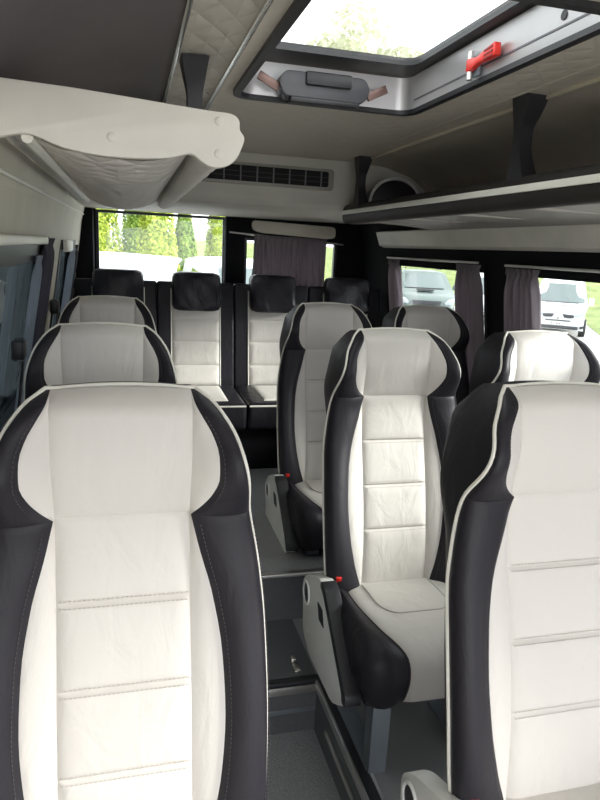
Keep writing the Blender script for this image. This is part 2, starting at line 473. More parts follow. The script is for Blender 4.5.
def rounded(poly, r, n=4):
    out = []; m = len(poly)
    for i in range(m):
        p = Vector(poly[i]); a = Vector(poly[i - 1]); b = Vector(poly[(i + 1) % m])
        da, db = (a - p), (b - p); rr = min(r, da.length * .45, db.length * .45)
        s, e = p + da.normalized() * rr, p + db.normalized() * rr
        for k in range(n + 1):
            t = k / n; out.append(tuple((1 - t) ** 2 * s + 2 * t * (1 - t) * p + t * t * e))
    return out

ARM = [(.165,.375),(.105,.425),(-.03,.478),(-.085,.462),(-.325,.262),(-.315,.225),(-.215,.160),(.044,.150),(.135,.190)]
def make_armrest(root, dz, sx):
    poly = rounded(ARM, .03)
    x0, x1 = (-.270, -.226) if sx < 0 else (.226, .270)
    a = MB().prism(poly, x0, x1, 'x', .008, seg=3).build('armrest', GREYP, root); a.location.z = dz
    so = -1 if sx < 0 else 1; xo = x0 if sx < 0 else x1
    # dark soft pad along the sloping front edge
    strip = [(-.045,.480),(-.088,.468),(-.332,.264),(-.334,.232),(-.300,.226),(-.292,.255),(-.075,.440),(-.035,.455)]
    MB().prism(rounded(strip, .012), min(x0, x1) + .003 - (.004), max(x0, x1) + .004, 'x', .005).build('armrest_pad', BLKP, a)
    m = MB(); c = (.108, .352); r = .034
    m.tube([(xo + so * .001, c[0] + r * math.cos(k * PI / 16), c[1] + r * 1.15 * math.sin(k * PI / 16)) for k in range(32)], .005, 8, closed=True)
    m.build('cup_ring', GREYP, a)
    MB().prism([(c[0] + .031 * math.cos(k * PI / 14), c[1] + .036 * math.sin(k * PI / 14)) for k in range(28)], min(xo, xo + so * .0012), max(xo, xo + so * .0012), 'x').build('cup_recess', BLKP, a)
    rec = rounded([(-.02,.392),(-.075,.392),(-.10,.340),(-.045,.340)], .008)
    MB().prism(rec, min(xo, xo + so * .0015), max(xo, xo + so * .0015), 'x').build('handle_recess', BLKP, a)
    MB().box(min(xo, xo + so * .002), max(xo, xo + so * .002), .075, .090, .218, .240, .0005).build('clip_tab', CAPM, a)
    return a

def make_seat(floor_z=0.0, arm=-1, legs=True):
    root = empty('passenger_seat'); dz = -floor_z
    make_backrest(root, dz); make_cushion(root, dz)
    if arm: make_armrest(root, dz, arm)
    h = .24 - floor_z
    for sx in (-1, 1):
        for yy in (-.335, -.02):
            m = MB(); m.box(sx * .158 - .028, sx * .158 + .028, yy - .006, yy + .006, 0.0, h + .03, .002)
            m.box(sx * .158 + (.022 if sx > 0 else -.028), sx * .158 + (.028 if sx > 0 else -.022), yy - .006, yy + .045, 0, h + .03, .002)
            m.build('leg', STEEL, root)
    for sx in (-1, 1):
        m = MB(); m.box(sx * .158 - .03, sx * .158 + .03, -.33, .06, .001, .010, .002); m.build('floor_rail', STEEL, root)
    # belt buckle between cushion and backrest
    s = arm if arm else 1
    k = MB().box(-.010, .010, -.009, .009, -.05, .024, .003, Matrix.Translation((s * .208, -.022, .455)) @ Matrix.Rotation(.35, 4, 'X')).build('belt_buckle', BLKP, root); k.location.z = dz
    MB().box(-.0095, .0095, -.0095, .0088, .010, .028, .0025, Matrix.Translation((s * .208, -.022, .455)) @ Matrix.Rotation(.35, 4, 'X')).build('release_button', RED, k)
    return root

protos = {}
def place(kind, x, ybase, z, label, rz=0.0):
    if kind not in protos:
        o = protos[kind] = make_seat(*kind)
    else:
        o = copy_tree(protos[kind])
    o.location = (x, ybase, z); o.rotation_euler.z = rz
    tag(o, label, 'seat', 'white and black leather passenger seats')
    return o
UP = .21
place((0.0, 0), -.612, .95, 0, 'white and black leather seat nearest the viewer, single seat front left before the aisle')
place((0.0, 1), -.674, 1.82, 0, 'white and black single seat by the left windows directly behind the large front left seat')
place((UP, 1), -.690, 2.83, UP, 'white and black single seat last in the left row, just before the rear bench')
place((0.0, -1), .248, .945, 0, 'white and black leather seat nearest on the right, cut off by the photo edge')
place((0.0, -1), .255, 1.83, 0, 'white and black middle aisle seat with its whole cushion and steel leg in view')
place((UP, -1), .320, 2.81, UP, 'white and black aisle seat behind the middle one, just before the curtained rear door')
place((0.0, 0), .806, 1.83, 0, 'white and black window seat under the right window where the white van shows')
place((UP, 0), .830, 2.81, UP, 'white and black window seat far right under the window where the dark car shows')

# ------------------------------------------------------------------ rear bench
BY = 4.05
bench = empty('rear_bench', (.07, BY, UP))
tag(bench, 'black and white four place bench with black headrests across the rear wall', 'bench')
bx = [-.66, -.19, .30, .805]          # centres of the four places (world)
def bpos(x): return x - .07
edges = [-.92, -.43, .055, .55, 1.06]
bz = lambda z: z - UP
for i, cx in enumerate(bx):
    x0, x1 = bpos(edges[i]) + .0005, bpos(edges[i + 1]) - .0005
    M = Matrix.Translation((0, 0, bz(.60))) @ Matrix.Rotation(-.16, 4, 'X')
    bk = MB().box(x0, x1, 0, .11, 0, .685, .014, M, 4).build('bench_backrest', KB, bench)
    wx0, wx1 = bpos(cx) - .150, bpos(cx) + .150
    mb = MB()
    def fn(u, v, wx0=wx0, wx1=wx1, M=M):
        x = lerp(wx0, wx1, u); z = .03 + .60 * v
        dd = min(min(u, 1 - u) * .284, min(v, 1 - v) * .6)
        for l in (.16, .31, .45): dd = min(dd, abs(z - l))
        return M @ Vector((x, -.001 - puff(dd, .011, .012), z))
    mb.grid(fn, 0, 0, edge_ts(16), [k / 60 for k in range(61)]).build('white_panel', W, bk)
    m = MB()
    for sx in (wx0 - .004, wx1 + .004):
        m.tube([M @ Vector((sx, -.003, .02 + .62 * k / 6)) for k in range(7)], .0035, 6)
    m.build('piping', PIPE, bk)
    # headrest hangs over the top of the backrest
    Mh = Matrix.Translation((bpos(cx), -.015, bz(1.105)))
    hb = bmesh.new(); bmesh.ops.create_cube(hb, size=1); bmesh.ops.subdivide_edges(hb, edges=hb.edges[:], cuts=7, use_grid_fill=True)
    for v in hb.verts:
        x, y, z = v.co * 2
        k = 1 - .10 * max(abs(x), 0) ** 6 - .0
        r = (abs(x) ** 9 + abs(y) ** 5 + abs(z) ** 9) ** (1 / 8); s = max(abs(x), abs(y), abs(z)) / r if r > 0 else 1
        x, y, z = x * s, y * s, z * s
        wob = .006 * math.sin(9 * x + 5 * z) * (1 if y < 0 else 0) + .004 * math.sin(23 * z + 4 * x)
        v.co = Vector((x * .150, .065 + y * .062 + wob - .05 * (z + 1) * -.5 * .9, .115 + z * .118))
    MB().frombm(hb, Mh).build('headrest', KB, bench)
m = MB()
for i in range(4):
    x0, x1 = bpos(edges[i]) + .0005, bpos(edges[i + 1]) - .0005
    cu = MB().box(x0, x1, -.51, .03, bz(.47), bz(.632), .03, None, 4).build('bench_cushion', KB, bench)
    wx0, wx1 = bpos(bx[i]) - .142, bpos(bx[i]) + .142
    def fn(u, v, wx0=wx0, wx1=wx1):
        dd = min(min(u, 1 - u) * .284, min(v, 1 - v) * .4)
        return Vector((lerp(wx0, wx1, u), lerp(-.44, -.03, v), bz(.6325) + puff(dd, .010, .012)))
    MB().grid(fn, 0, 0, edge_ts(16), edge_ts(16)).build('white_panel', W, cu)
    MB().tube([(x0 + .01, -.506, bz(.615)), (x1 - .01, -.506, bz(.615))], .006, 8).build('piping', PIPE, cu)
MB().box(bpos(-.93), bpos(1.05), -.44, .10, 0, bz(.475), .01).build('bench_base', SATIN, bench)

# ------------------------------------------------------------------ bus shell
YF, YR = -0.9, 4.62
def lx(z):   # left wall lining x at height z
    return -.90 - .16 * (1.5 - z) if z > .9 else -.996
def rx(z):
    return 1.06 + .15 * (1.5 - z) if z > .9 else 1.15
SECL = [(-.996,-.25),(-.996,.9),(-.90,1.5),(-.885,1.62),(-.86,1.72),(-.80,1.83),(-.70,1.90),(-.58,1.94),(-.48,1.95)]
SECR = [(1.15,-.25),(1.15,.9),(1.06,1.5),(1.04,1.62),(1.01,1.72),(.94,1.83),(.83,1.90),(.69,1.94),(.57,1.95)]

def wall_with_holes(name, fx, sgn, holes, mat, z_lo, z_hi, y_lo, y_hi, th=.035):
    """a leaning side wall: grid of cells with the window cells left out, given thickness"""
    ys = sorted({y_lo, y_hi} | {h[0] for h in holes} | {h[1] for h in holes})
    zs = sorted({z_lo, z_hi, .9} | {h[2] for h in holes} | {h[3] for h in holes} | ({1.5, 1.62, 1.72} if z_hi > 1.6 else set()))
    zs = [z for z in zs if z_lo <= z <= z_hi]
    bm = bmesh.new(); V = {}
    def X(z): return fx(z)
    def g(y, z):
        if (y, z) not in V: V[(y, z)] = bm.verts.new((X(z), y, z))
        return V[(y, z)]
    for a, b in zip(ys, ys[1:]):
        for c, e in zip(zs, zs[1:]):
            ym, zm = (a + b) / 2, (c + e) / 2
            if any(h[0] < ym < h[1] and h[2] < zm < h[3] for h in holes): continue
            bm.faces.new((g(a, c), g(b, c), g(b, e), g(a, e)))
    ex = bmesh.ops.extrude_face_region(bm, geom=bm.faces[:])
    for v in ex['geom']:
        if isinstance(v, bmesh.types.BMVert): v.co.x += sgn * th
    o = MB().frombm(bm).build(name, mat, None, smooth=False)
    return tag(o, kind='structure')

fl = curve_fn([(z, x) for x, z in SECL[1:6]]); fr = curve_fn([(z, x) for x, z in SECR[1:6]])
FLX = lambda z: fl(z) if z >= .9 else -.996
FRX = lambda z: fr(z) if z >= .9 else 1.15
WL = [(.95, 2.76, .86, 1.505), (3.26, 4.12, .86, 1.495)]
WR = [(1.25, 2.62, .86, 1.485), (2.83, 3.99, .86, 1.485)]
DOOR_SUN_GAP = (.12, .45, -.1, 1.6)  # unseen door gap, narrowed so the sun reaches only the front left seat
wall_with_holes('wall_left', FLX, -1, WL + [(-.8, .7, .86, 1.505)], BEIGE, -.2, 1.74, YF, YR)
wall_with_holes('wall_right', FRX, 1, WR + [DOOR_SUN_GAP], SATIN, -.2, 1.74, YF, YR)
# beige lining over the windows on the right (pale underside band below the rack)
def section_strip(name, pts, ya, yb, mat, th=.02, ny=2, hole=None):
    mb = MB(); n = len(pts)
    V = []; 
    for y in (ya, yb):
        for (x, z) in pts: V.append((x, y, z))
    for y in (ya, yb):
        for (x, z) in pts: V.append((x * 1.0, y, z + th))
    F_ = []
    for i in range(n - 1):
        F_.append((i, i + 1, n + i + 1, n + i)); F_.append((2*n + i, 3*n + i, 3*n + i + 1, 2*n + i + 1))
        F_.append((i, 2*n + i, 2*n + i + 1, i + 1)); F_.append((n + i, n + i + 1, 3*n + i + 1, 3*n + i))
    F_.append((0, n, 3*n, 2*n)); F_.append((n - 1, 3*n - 1, 4*n - 1, 2*n - 1))
    mb.add(V, F_); return tag(mb.build(name, mat, None), kind='structure')
section_strip('roof_side_left', [(FLX(1.725) - .012, 1.725)] + SECL[5:8] + [(-.478, 1.952)], YF, YR, CEILD)
section_strip('roof_side_right', [(FRX(1.725) + .012, 1.725)] + SECR[5:8] + [(.528, 1.952)], YF, YR, simple('lightened_roof_lining', (.60, .54, .46), .7, bump=.2, bscale=150))  # same lining as the left, lightened because less light reaches it
section_strip('ceiling_strip', [(-.482, 1.952), (-.41, 1.956), (-.342, 1.952)], YF, 3.32, STRIPQ)
# main ceiling with the hatch opening
HX0, HX1, HY0, HY1 = -.285, .285, 1.11, 2.09
CZ = 1.952
bm = bmesh.new()
def slab(bm_, x0, x1, y0_, y1_):
    pass
cb = MB()
for (a, b, c, e) in ((-.342, HX0, YF, 3.32), (HX1, .528, YF, 3.32), (HX0, HX1, YF, HY0), (HX0, HX1, HY1, 3.32)):
    cb.box(a, b, c, e, CZ, CZ + .02)
tag(cb.build('ceiling', CEILQ, None, smooth=False), kind='structure')
# roof skin outside, keeps daylight out
rk = MB()
for (a, b, c, e) in ((-1.02, HX0 - .06, YF, YR), (HX1 + .06, 1.17, YF, YR), (HX0 - .06, HX1 + .06, YF, HY0 - .06), (HX0 - .06, HX1 + .06, HY1 + .06, YR)):
    rk.box(a, b, c, e, 2.03, 2.05)
for x0, x1 in ((-1.03, -1.0), (1.15, 1.18)):
    rk.box(x0, x1, YF, YR, 1.62, 2.05)
rk.box(-1.0, 1.15, YR, YR + .02, 1.72, 2.05)
tag(rk.build('roof_skin', CAPM, None, smooth=False), kind='structure')
# chrome strips along the ceiling
def strip(name, x, z, ya, yb, w=.012, h=.008, mat=CHROME):
    return tag(MB().box(x - w / 2, x + w / 2, ya, yb, z - h, z + .002, .002).build(name, mat), kind='structure')
strip('trim_1', -.342, 1.952, YF, 3.30)
strip('trim_2', -.482, 1.952, YF, 3.30)
strip('trim_3', .530, 1.950, YF, 3.30, .012, .009, simple('highlit_chrome_strip', (.80, .74, .58), .35, .35))  # chrome like the others; its yellowish highlight is put into the colour
strip('trim_4', .455, 1.953, YF, 3.30, .004, .003, BEIGE)

# rear header with air vent
hd = MB()
hp = [(3.30, 1.975), (3.30, 1.735), (3.315, 1.712), (3.345, 1.703), (3.8, 1.700), (YR, 1.705), (YR, 1.76), (3.37, 1.76), (3.37, 1.975)]
hd.prism(hp, -.90, 1.04, 'x')
tag(hd.build('trim_5', simple('beige_header_lining', (.50, .48, .42), .6, bump=.15), None, ang=30), kind='structure')
vent = empty('air_vent', (.03, 3.30, 1.855))
tag(vent, 'long narrow dark air vent in the beige panel above the rear window', 'vent')
fm = MB(); vw, vh = .385, .052
fm.prism(rounded([(-vw, -vh), (vw, -vh), (vw, vh), (-vw, vh)], .02), -.008, .0, 'y', .003)
fm.build('vent_frame', simple('vent_frame_plastic', (.30, .29, .25), .5), vent)
MB().prism(rounded([(-vw + .02, -vh + .016), (vw - .03, -vh + .016), (vw - .03, vh - .014), (-vw + .02, vh - .014)], .012), -.0100, -.0078, 'y').build('vent_opening', simple('vent_dark', (.01, .01, .01), .9), vent)
for k in range(9):
    x = -.34 + k * .082
    MB().box(x - .003, x + .003, -.014, -.009, -vh + .018, vh - .016, .001).build('fin', DGREYP, vent)
for zz in (-.012, .010):
    MB().box(-.36, .35, -.0125, -.0095, zz - .0015, zz + .0015).build('louvre', BLKP, vent)

# rear wall: two doors' inner lining around the openings
RWY = 4.60
rw = MB()
RLX0, RLX1, RZ0, RZ1 = -.805, .055, .85, 1.70
RRX0, RRX1, RRZ1 = .19, .87, 1.57
for (a, b, c, e) in ((-1.0, RLX0, -.2, 1.75), (RLX0, RLX1, -.2, RZ0), (RLX1, RRX0, -.2, 1.75), (RRX0, RRX1, -.2, RZ0), (RRX0, RRX1, RRZ1, 1.75), (RRX1, 1.15, -.2, 1.75)):
    rw.box(a, b, RWY, RWY + .03, c, e)
tag(rw.build('wall_rear', SATIN, None, smooth=False), kind='structure')
tag(MB().box(.045, .057, RWY - .014, RWY, RZ0, 1.70, .003).build('trim_6', DGREYP), kind='structure')
tag(MB().box(-.93, -.815, RWY - .10, RWY - .002, .6, 1.70, .02).build('trim_7', SATIN), kind='structure')

def window(n, frame_mb, pane_mb, gm, fmat=BLKP):
    w = tag(frame_mb.build('window_%d' % n, fmat), kind='structure')
    pane_mb.build('pane', gm, w, smooth=False)
    return w
def side_window(n, fx, sgn, h, gm, fmat):
    y0_, y1_, z0, z1 = h; f = MB()
    b = .05 if n == 1 else .028
    def quadbox(ya, yb, za, zb, i0=-.004, i1=.04):
        V = [(fx(z) + sgn * i, y, z) for i in (i0, i1) for y in (ya, yb) for z in (za, zb)]
        f.add(V, [(0, 1, 3, 2), (4, 6, 7, 5), (0, 4, 5, 1), (2, 3, 7, 6), (0, 2, 6, 4), (1, 5, 7, 3)])
    quadbox(y0_, y0_ + b, z0, z1); quadbox(y1_ - b, y1_, z0, z1)
    quadbox(y0_ + b, y1_ - b, z0, z0 + b); quadbox(y0_ + b, y1_ - b, z1 - b * 1.7, z1)
    p = MB(); V = [(fx(z) + sgn * i, y, z) for i in (.020, .024) for y in (y0_ + b, y1_ - b) for z in (z0 + b, z1 - b * 1.7)]
    p.add(V, [(0, 1, 3, 2), (4, 6, 7, 5), (0, 4, 5, 1), (2, 3, 7, 6), (0, 2, 6, 4), (1, 5, 7, 3)])
    return window(n, f, p, gm, fmat)
side_window(1, FLX, -1, WL[0], GLASST, BLKP)
side_window(2, FLX, -1, WL[1], GLASST, BLKP)
side_window(3, FRX, 1, WR[0], GLASS, SATIN)
side_window(4, FRX, 1, WR[1], GLASS, SATIN)
side_window(7, FLX, -1, (-.8, .7, .86, 1.505), GLASST, BLKP)
for n, (a, b, c, e) in ((5, (RLX0, RLX1, RZ0, RZ1)), (6, (RRX0, RRX1, RZ0, RRZ1))):
    f = MB(); t = .018
    for q in ((a, a + t, c, e), (b - t, b, c, e), (a + t, b - t, c, c + t), (a + t, b - t, e - t, e)):
        f.box(q[0], q[1], RWY + .005, RWY + .04, q[2], q[3])
    window(n, f, MB().box(a + t, b - t, RWY + .020, RWY + .024, c + t, e - t), GLASS)

# floor: low step well, mid podium, raised rear
f = MB()
f.box(.045, 1.15, YF, 2.335, -.25, 0)          # podium under the right seats
f.box(-1.0, .045, 1.945, 2.335, -.25, 0)       # aisle platform before the upper step
f.box(-1.0, -.36, YF, 1.945, -.25, 0)          # podium under the left seats
f.box(-1.0, 1.15, 2.335, YR, -.25, UP)         # raised rear floor
f.box(-.36, .045, YF, 1.945, -.30, -.21)       # low aisle
tag(f.build('floor', VINYL, None, smooth=False), kind='structure')
r_ = MB()
r_.box(-.99, 1.14, 2.3315, 2.335, .0, UP - .001)
r_.box(-.36, .0420, 1.9405, 1.945, -.21, -.002)
r_.box(.0425, .045, YF, 1.94, -.21, -.002)
r_.box(-.36, .0452, 1.948, 2.3310, -.0, .0025)
tag(r_.build('trim_8', VINYLD, None, smooth=False), kind='structure')
def nose(name, a, b, mat): return tag(MB().box(a[0], b[0], a[1], b[1], a[2], b[2], .002).build(name, mat), kind='structure')
nose('trim_9', (-.99, 2.322, UP - .012), (1.14, 2.352, UP + .004), ALU)
nose('trim_10', (-.36, 1.930, -.012), (.075, 1.962, .0045), BLKP)
nose('trim_11', (-.36, 1.930, -.045), (.038, 1.9415, -.014), ALU)
nose('trim_12', (.032, YF, -.030), (.0425, 1.930, .003), ALU)
nose('trim_13', (.0425, YF, .0005), (.075, 1.930, .0045), BLKP)
nose('trim_14', (.0750, YF, .0005), (.086, 1.945, .0035), ALU)
nose('trim_15', (-.36, 1.936, -.128), (.043, 1.9412, -.110), STEEL)
nose('trim_16', (.034, .9, -.118), (.042, 1.80, -.100), ALU)
catch = MB(); catch.box(-.030, -.005, 1.985, 2.05, .0025, .008, .002); catch.box(-.026, -.009, 2.05, 2.075, .0025, .012, .002)
tag(catch.build('floor_catch', CHROME), 'small metal catch screwed to the dark aisle floor beside the step edge', 'catch')

# ------------------------------------------------------------------ luggage racks
LY0, LY1 = 1.35, 3.29
rack = empty('luggage_rack', (-.62, LY0, 1.70))
tag(rack, 'pale grey luggage rack with quilted underside over the left windows, rounded end cap in front', 'luggage rack')
L = lambda x, z: (x + .62, z - 1.70)
und = [(-.81,1.690),(-.775,1.698),(-.72,1.680),(-.65,1.671),(-.58,1.669),(-.52,1.674),(-.475,1.690)]
# end cap: outline in x/z
cap = [(-.885,1.778),(-.70,1.772),(-.46,1.757),(-.405,1.755),(-.386,1.745),(-.384,1.726),(-.374,1.712),(-.380,1.690),(-.392,1.668),(-.412,1.655),(-.438,1.652),(-.460,1.662),(-.480,1.674),(-.52,1.663),(-.585,1.657),(-.66,1.658),(-.72,1.667),(-.775,1.685),(-.815,1.678),(-.875,1.672)]
def smooth_poly(p, n=3):
    out = []; m = len(p)
    for i in range(m):
        a, b, c, e = (Vector(p[(i + k - 1) % m]) for k in range(4))
        for k in range(n):
            t = k / n
            out.append(tuple(.5 * ((2*b) + (c - a)*t + (2*a - 5*b + 4*c - e)*t*t + (3*b - a - 3*c + e)*t**3)))
    return out
capL = [L(*p) for p in cap]
ec = MB().prism(capL[:1] + smooth_poly(capL, 3)[3:-3] + capL[-1:], 0, .022, 'y', .004).build('end_cap', CAPM, rack)
for (x, z) in ((-.425, 1.738), (-.425, 1.678), (-.628, 1.692)):
    p = L(x, z); MB().disc((p[0], -.001, p[1]), .0085, 'y', .004, 20, .001).build('screw_cover', CAPM, ec)
def loft_xz(pts, ya, yb, th, ny=24, wav=0.0):
    mb = MB(); n = len(pts)
    def fn(u, v):
        i = min(int(u * (n - 1)), n - 2); f_ = u * (n - 1) - i
        x = lerp(pts[i][0], pts[i + 1][0], f_); z = lerp(pts[i][1], pts[i + 1][1], f_)
        return Vector((x, lerp(ya, yb, v), z))
    return fn
ul = [L(*p) for p in und]
def fun(u, v):
    n = len(ul); s = u * (n - 1); i = min(int(s), n - 2); f_ = s - i
    x = lerp(ul[i][0], ul[i + 1][0], f_); z = lerp(ul[i][1], ul[i + 1][1], f_)
    y = lerp(.022, LY1 - LY0, v)
    z -= .020 * math.sin(PI * u) * abs(math.sin(y * 24 + 2.0 * math.sin(u * PI))) ** .6   # puffed folds
    return Vector((x, y, z))
m = MB(); m.grid(fun, 0, 0, [i / 16 for i in range(17)], [j / 260 for j in range(261)])
m.grid(lambda u, v: Vector((lerp(ul[0][0], ul[-1][0], u), lerp(.022, LY1 - LY0, v), .03)), 2, 2)
m.build('quilted_underside', RACKQ, rack, ang=70)
c0 = L(-.428, 1.700)
def roll(u, v):
    a = 2 * PI * u; y = lerp(.020, LY1 - LY0, v)
    r = .033 + .0012 * math.sin(y * 40)
    return Vector((c0[0] + r * math.cos(a), y, c0[1] + r * 1.15 * math.sin(a)))
m = MB().grid(roll, 0, 0, [i / 24 for i in range(24)], [j / 100 for j in range(101)], closed_u=True)
m.build('edge_roll', RACKQ, rack, ang=70)
p = L(-.805, 1.690)
MB().box(p[0] - .022, p[0] + .006, .022, LY1 - LY0, p[1] - .006, p[1] + .012, .003).build('aluminium_rail', ALU, rack)
p = L(-.78, 1.683)
MB().tube([(p[0], .022, p[1] - .002), (p[0], LY1 - LY0, p[1] - .002)], .011, 8).build('piping', PIPE, rack)
def bracket(root, x, y, z0, z1, sg=1):
    # hour-glass bracket between rack and ceiling: one edge straight, the other hollowed
    near = curve_fn([(0, .058), (.18, .034), (.45, .014), (.6, .014), (.85, .040), (1, .050)])
    hx = curve_fn([(0, .026), (.3, .020), (.55, .018), (.8, .026), (1, .034)])
    mb = MB(); K_ = 20
    def fn(u, v):
        r = [(-1, 'n'), (1, 'n'), (1, 'f'), (-1, 'f')][int(round(u * 4)) % 4]
        yy = -near(v) if r[1] == 'n' else .028
        return Vector((x + r[0] * hx(v), y + sg * yy, lerp(z0, z1, v)))
    mb.grid(fn, 0, 0, [0, .25, .5, .75], [k / K_ for k in range(K_ + 1)], closed_u=True)
    mb.f += [(0, 1, 2, 3), tuple(K_ * 4 + k for k in (3, 2, 1, 0))]
    return mb.build('bracket', BLKP, root)
bracket(rack, -.436 + .62, 1.76 - LY0, 1.733 - 1.70, 1.952 - 1.70, -1)
bracket(rack, -.436 + .62, 2.9 - LY0, 1.733 - 1.70, 1.952 - 1.70, -1)
# cove line on the left wall under the rack
tag(MB().tube([(FLX(1.63) + .008, YF + .2, 1.628), (FLX(1.63) + .008, 4.58, 1.66)], .006, 8).build('trim_17', PIPE), kind='structure')

RY0, RY1 = .45, 3.28
rr = empty('luggage_rack', (.72, 1.8, 1.70))
tag(rr, 'dark padded luggage rack with cream stripe over the right windows', 'luggage rack')
R = lambda x, z: (x - .72, z - 1.70)
ya, yb = RY0 - 1.8, RY1 - 1.8
# padded dark edge (rounded D section) with a cream stripe
def dsec(u):
    a = 2 * PI * u
    c = R(.500, 1.692); x = math.cos(a); z = math.sin(a)
    s = (abs(x) ** 2.6 + abs(z) ** 2.6) ** (-1 / 2.6)
    return c[0] + .034 * x * s, c[1] + .046 * z * s
edge = MB().grid(lambda u, v: Vector((dsec(u)[0], lerp(ya, yb, v), dsec(u)[1])), 0, 0, [i / 32 for i in range(32)], [0, .25, .5, .75, 1], closed_u=True)
n0 = len(edge.v) - 32
edge.f.append(tuple(range(32))); edge.f.append(tuple(range(len(edge.v) - 32, len(edge.v))))
edge.build('padded_edge', RACKB, rr)
p = R(.4645, 1.700)
MB().box(p[0] - .003, p[0] + .004, ya + .005, yb - .002, p[1] - .011, p[1] + .009, .002).build('cream_stripe', PIPE, rr)
m = MB().prism([R(.525, 1.668), R(.60, 1.660), R(.80, 1.655), R(1.0, 1.640), R(1.0, 1.70), R(.80, 1.70), R(.53, 1.715)], ya, yb, 'y')
m.build('shelf', simple('pale_rack_lining', (.27, .255, .225), .6), rr)
for k in range(6):
    y = ya + .4 + k * .45
    MB().box(R(.54, 0)[0], R(.98, 0)[0], y - .0025, y + .0025, R(0, 1.652)[1], R(0, 1.660)[1]).build('seam_line', THREAD_G, rr)
MB().prism([R(.535, 1.716), R(1.02, 1.702), R(1.02, 1.712), R(.535, 1.724)], ya, yb, 'y').build('shelf_carpet', SATIN, rr)
bracket(rr, R(.500, 0)[0], 1.75 - 1.8, R(0, 1.725)[1], R(0, 1.952)[1])
bracket(rr, R(.500, 0)[0], 3.12 - 1.8, R(0, 1.725)[1], R(0, 1.952)[1])
# pale fillet under the rack, on the wall
tag(MB().prism([(1.045, 1.655), (.99, 1.642), (1.02, 1.56), (1.055, 1.545)], .45, 4.15, 'y').build('trim_18', CAPM), kind='structure')
# rounded dark housing at the rear end of the rack shelf
pod = empty('speaker_housing', (.73, 3.2, 1.728))
tag(pod, 'dark arched housing with pale rim standing on the far end of the right rack', 'speaker')
arch = [(-.16, .0)] + [(-.03 + .13 * math.cos(a) * 1.0, .02 + .115 * math.sin(a)) for a in [PI - k * PI / 14 for k in range(15)]] + [(.15, 0)]
MB().prism(arch, -.05, .06, 'y', .006).build('housing', BLKP, pod)
MB().tube([(x * 1.04, -.048, z * 1.06 + .002) for x, z in arch[1:-1]], .008, 8).build('rim', GREYP, pod)

# ------------------------------------------------------------------ roof hatch
hatch = empty('roof_hatch', (0, 1.6, 1.952))
tag(hatch, 'open framed glass roof hatch with black rim in the beige ceiling', 'roof hatch')
def ring(x0, x1, ya_, yb_, z0, z1, x0b, x1b, yab, ybb, r0=.05, r1=.05, n=6):
    """shaft wall from a rounded rectangle at z0 to another at z1"""
    def rect(x0, x1, y0_, y1_, r):
        return rounded([(x0, y0_), (x1, y0_), (x1, y1_), (x0, y1_)], r, n)
    A = rect(x0, x1, ya_, yb_, r0); B = rect(x0b, x1b, yab, ybb, r1); k = len(A)
    V = [(a, b - 1.6, z0 - 1.952) for a, b in A] + [(a, b - 1.6, z1 - 1.952) for a, b in B]
    return V, [(i, (i + 1) % k, k + (i + 1) % k, k + i) for i in range(k)]
m = MB()
# black rim lying on the ceiling
def rim(x0, x1, ya_, yb_, w, z0, z1):
    for V, F_ in (ring(x0, x1, ya_, yb_, z0, z0, x0 + w, x1 - w, ya_ + w, yb_ - w, .07, .055), ring(x0, x1, ya_, yb_, z0, z1, x0, x1, ya_, yb_, .07, .07),
                  ring(x0 + w, x1 - w, ya_ + w, yb_ - w, z0, z1, x0 + w, x1 - w, ya_ + w, yb_ - w, .055, .055)):
        m.add(V, F_)
rim(HX0 - .012, HX1 + .012, HY0 - .012, HY1 + .012, .022, 1.940, 1.953)
m.build('rim', BLKP, hatch)
m = MB(); m.add(*ring(HX0 + .008, HX1 - .008, HY0 + .008, HY1 - .008, 1.944, 2.045, HX0 + .020, HX1 - .020, HY0 + .02, HY1 - .02, .05, .05))
m.add(*ring(HX0 - .004, HX1 + .004, HY0 - .004, HY1 + .004, 1.944, 2.045, HX0 - .01, HX1 + .01, HY0 - .01, HY1 + .01, .05, .05))
m.build('shaft_frame', simple('hatch_liner', (.60, .59, .60), .3, .6), hatch)
m = MB()
for zz in (1.975, 1.998):
    m.box(HX1 - .014, HX1 - .008, HY0 + .06 - 1.6, HY1 - .06 - 1.6, zz - 1.952, zz + .004 - 1.952)
m.build('rail_groove', DGREYP, hatch)
# glazed lid
m = MB()
gx0, gx1, gy0, gy1, gz = HX0 + .055, HX1 - .055, HY0 + .06, HY1 - .14, 2.050
for V, F_ in (ring(HX0 - .03, HX1 + .03, HY0 - .03, HY1 + .03, gz, gz, gx0, gx1, gy0, gy1, .06, .05), ring(gx0, gx1, gy0, gy1, gz, gz + .02, gx0, gx1, gy0, gy1, .05, .05),
              ring(HX0 - .03, HX1 + .03, HY0 - .03, HY1 + .03, gz, gz + .02, HX0 - .03, HX1 + .03, HY0 - .03, HY1 + .03, .06, .06), ring(HX0 - .03, HX1 + .03, HY0 - .03, HY1 + .03, gz + .02, gz + .02, gx0, gx1, gy0, gy1, .06, .05)):
    m.add(V, F_)
m.build('lid_frame', BLKP, hatch)
MB().box(gx0 - .01, gx1 + .01, gy0 - .01 - 1.6, gy1 + .01 - 1.6, gz + .006 - 1.952, gz + .012 - 1.952).build('pane', HATCHG, hatch)
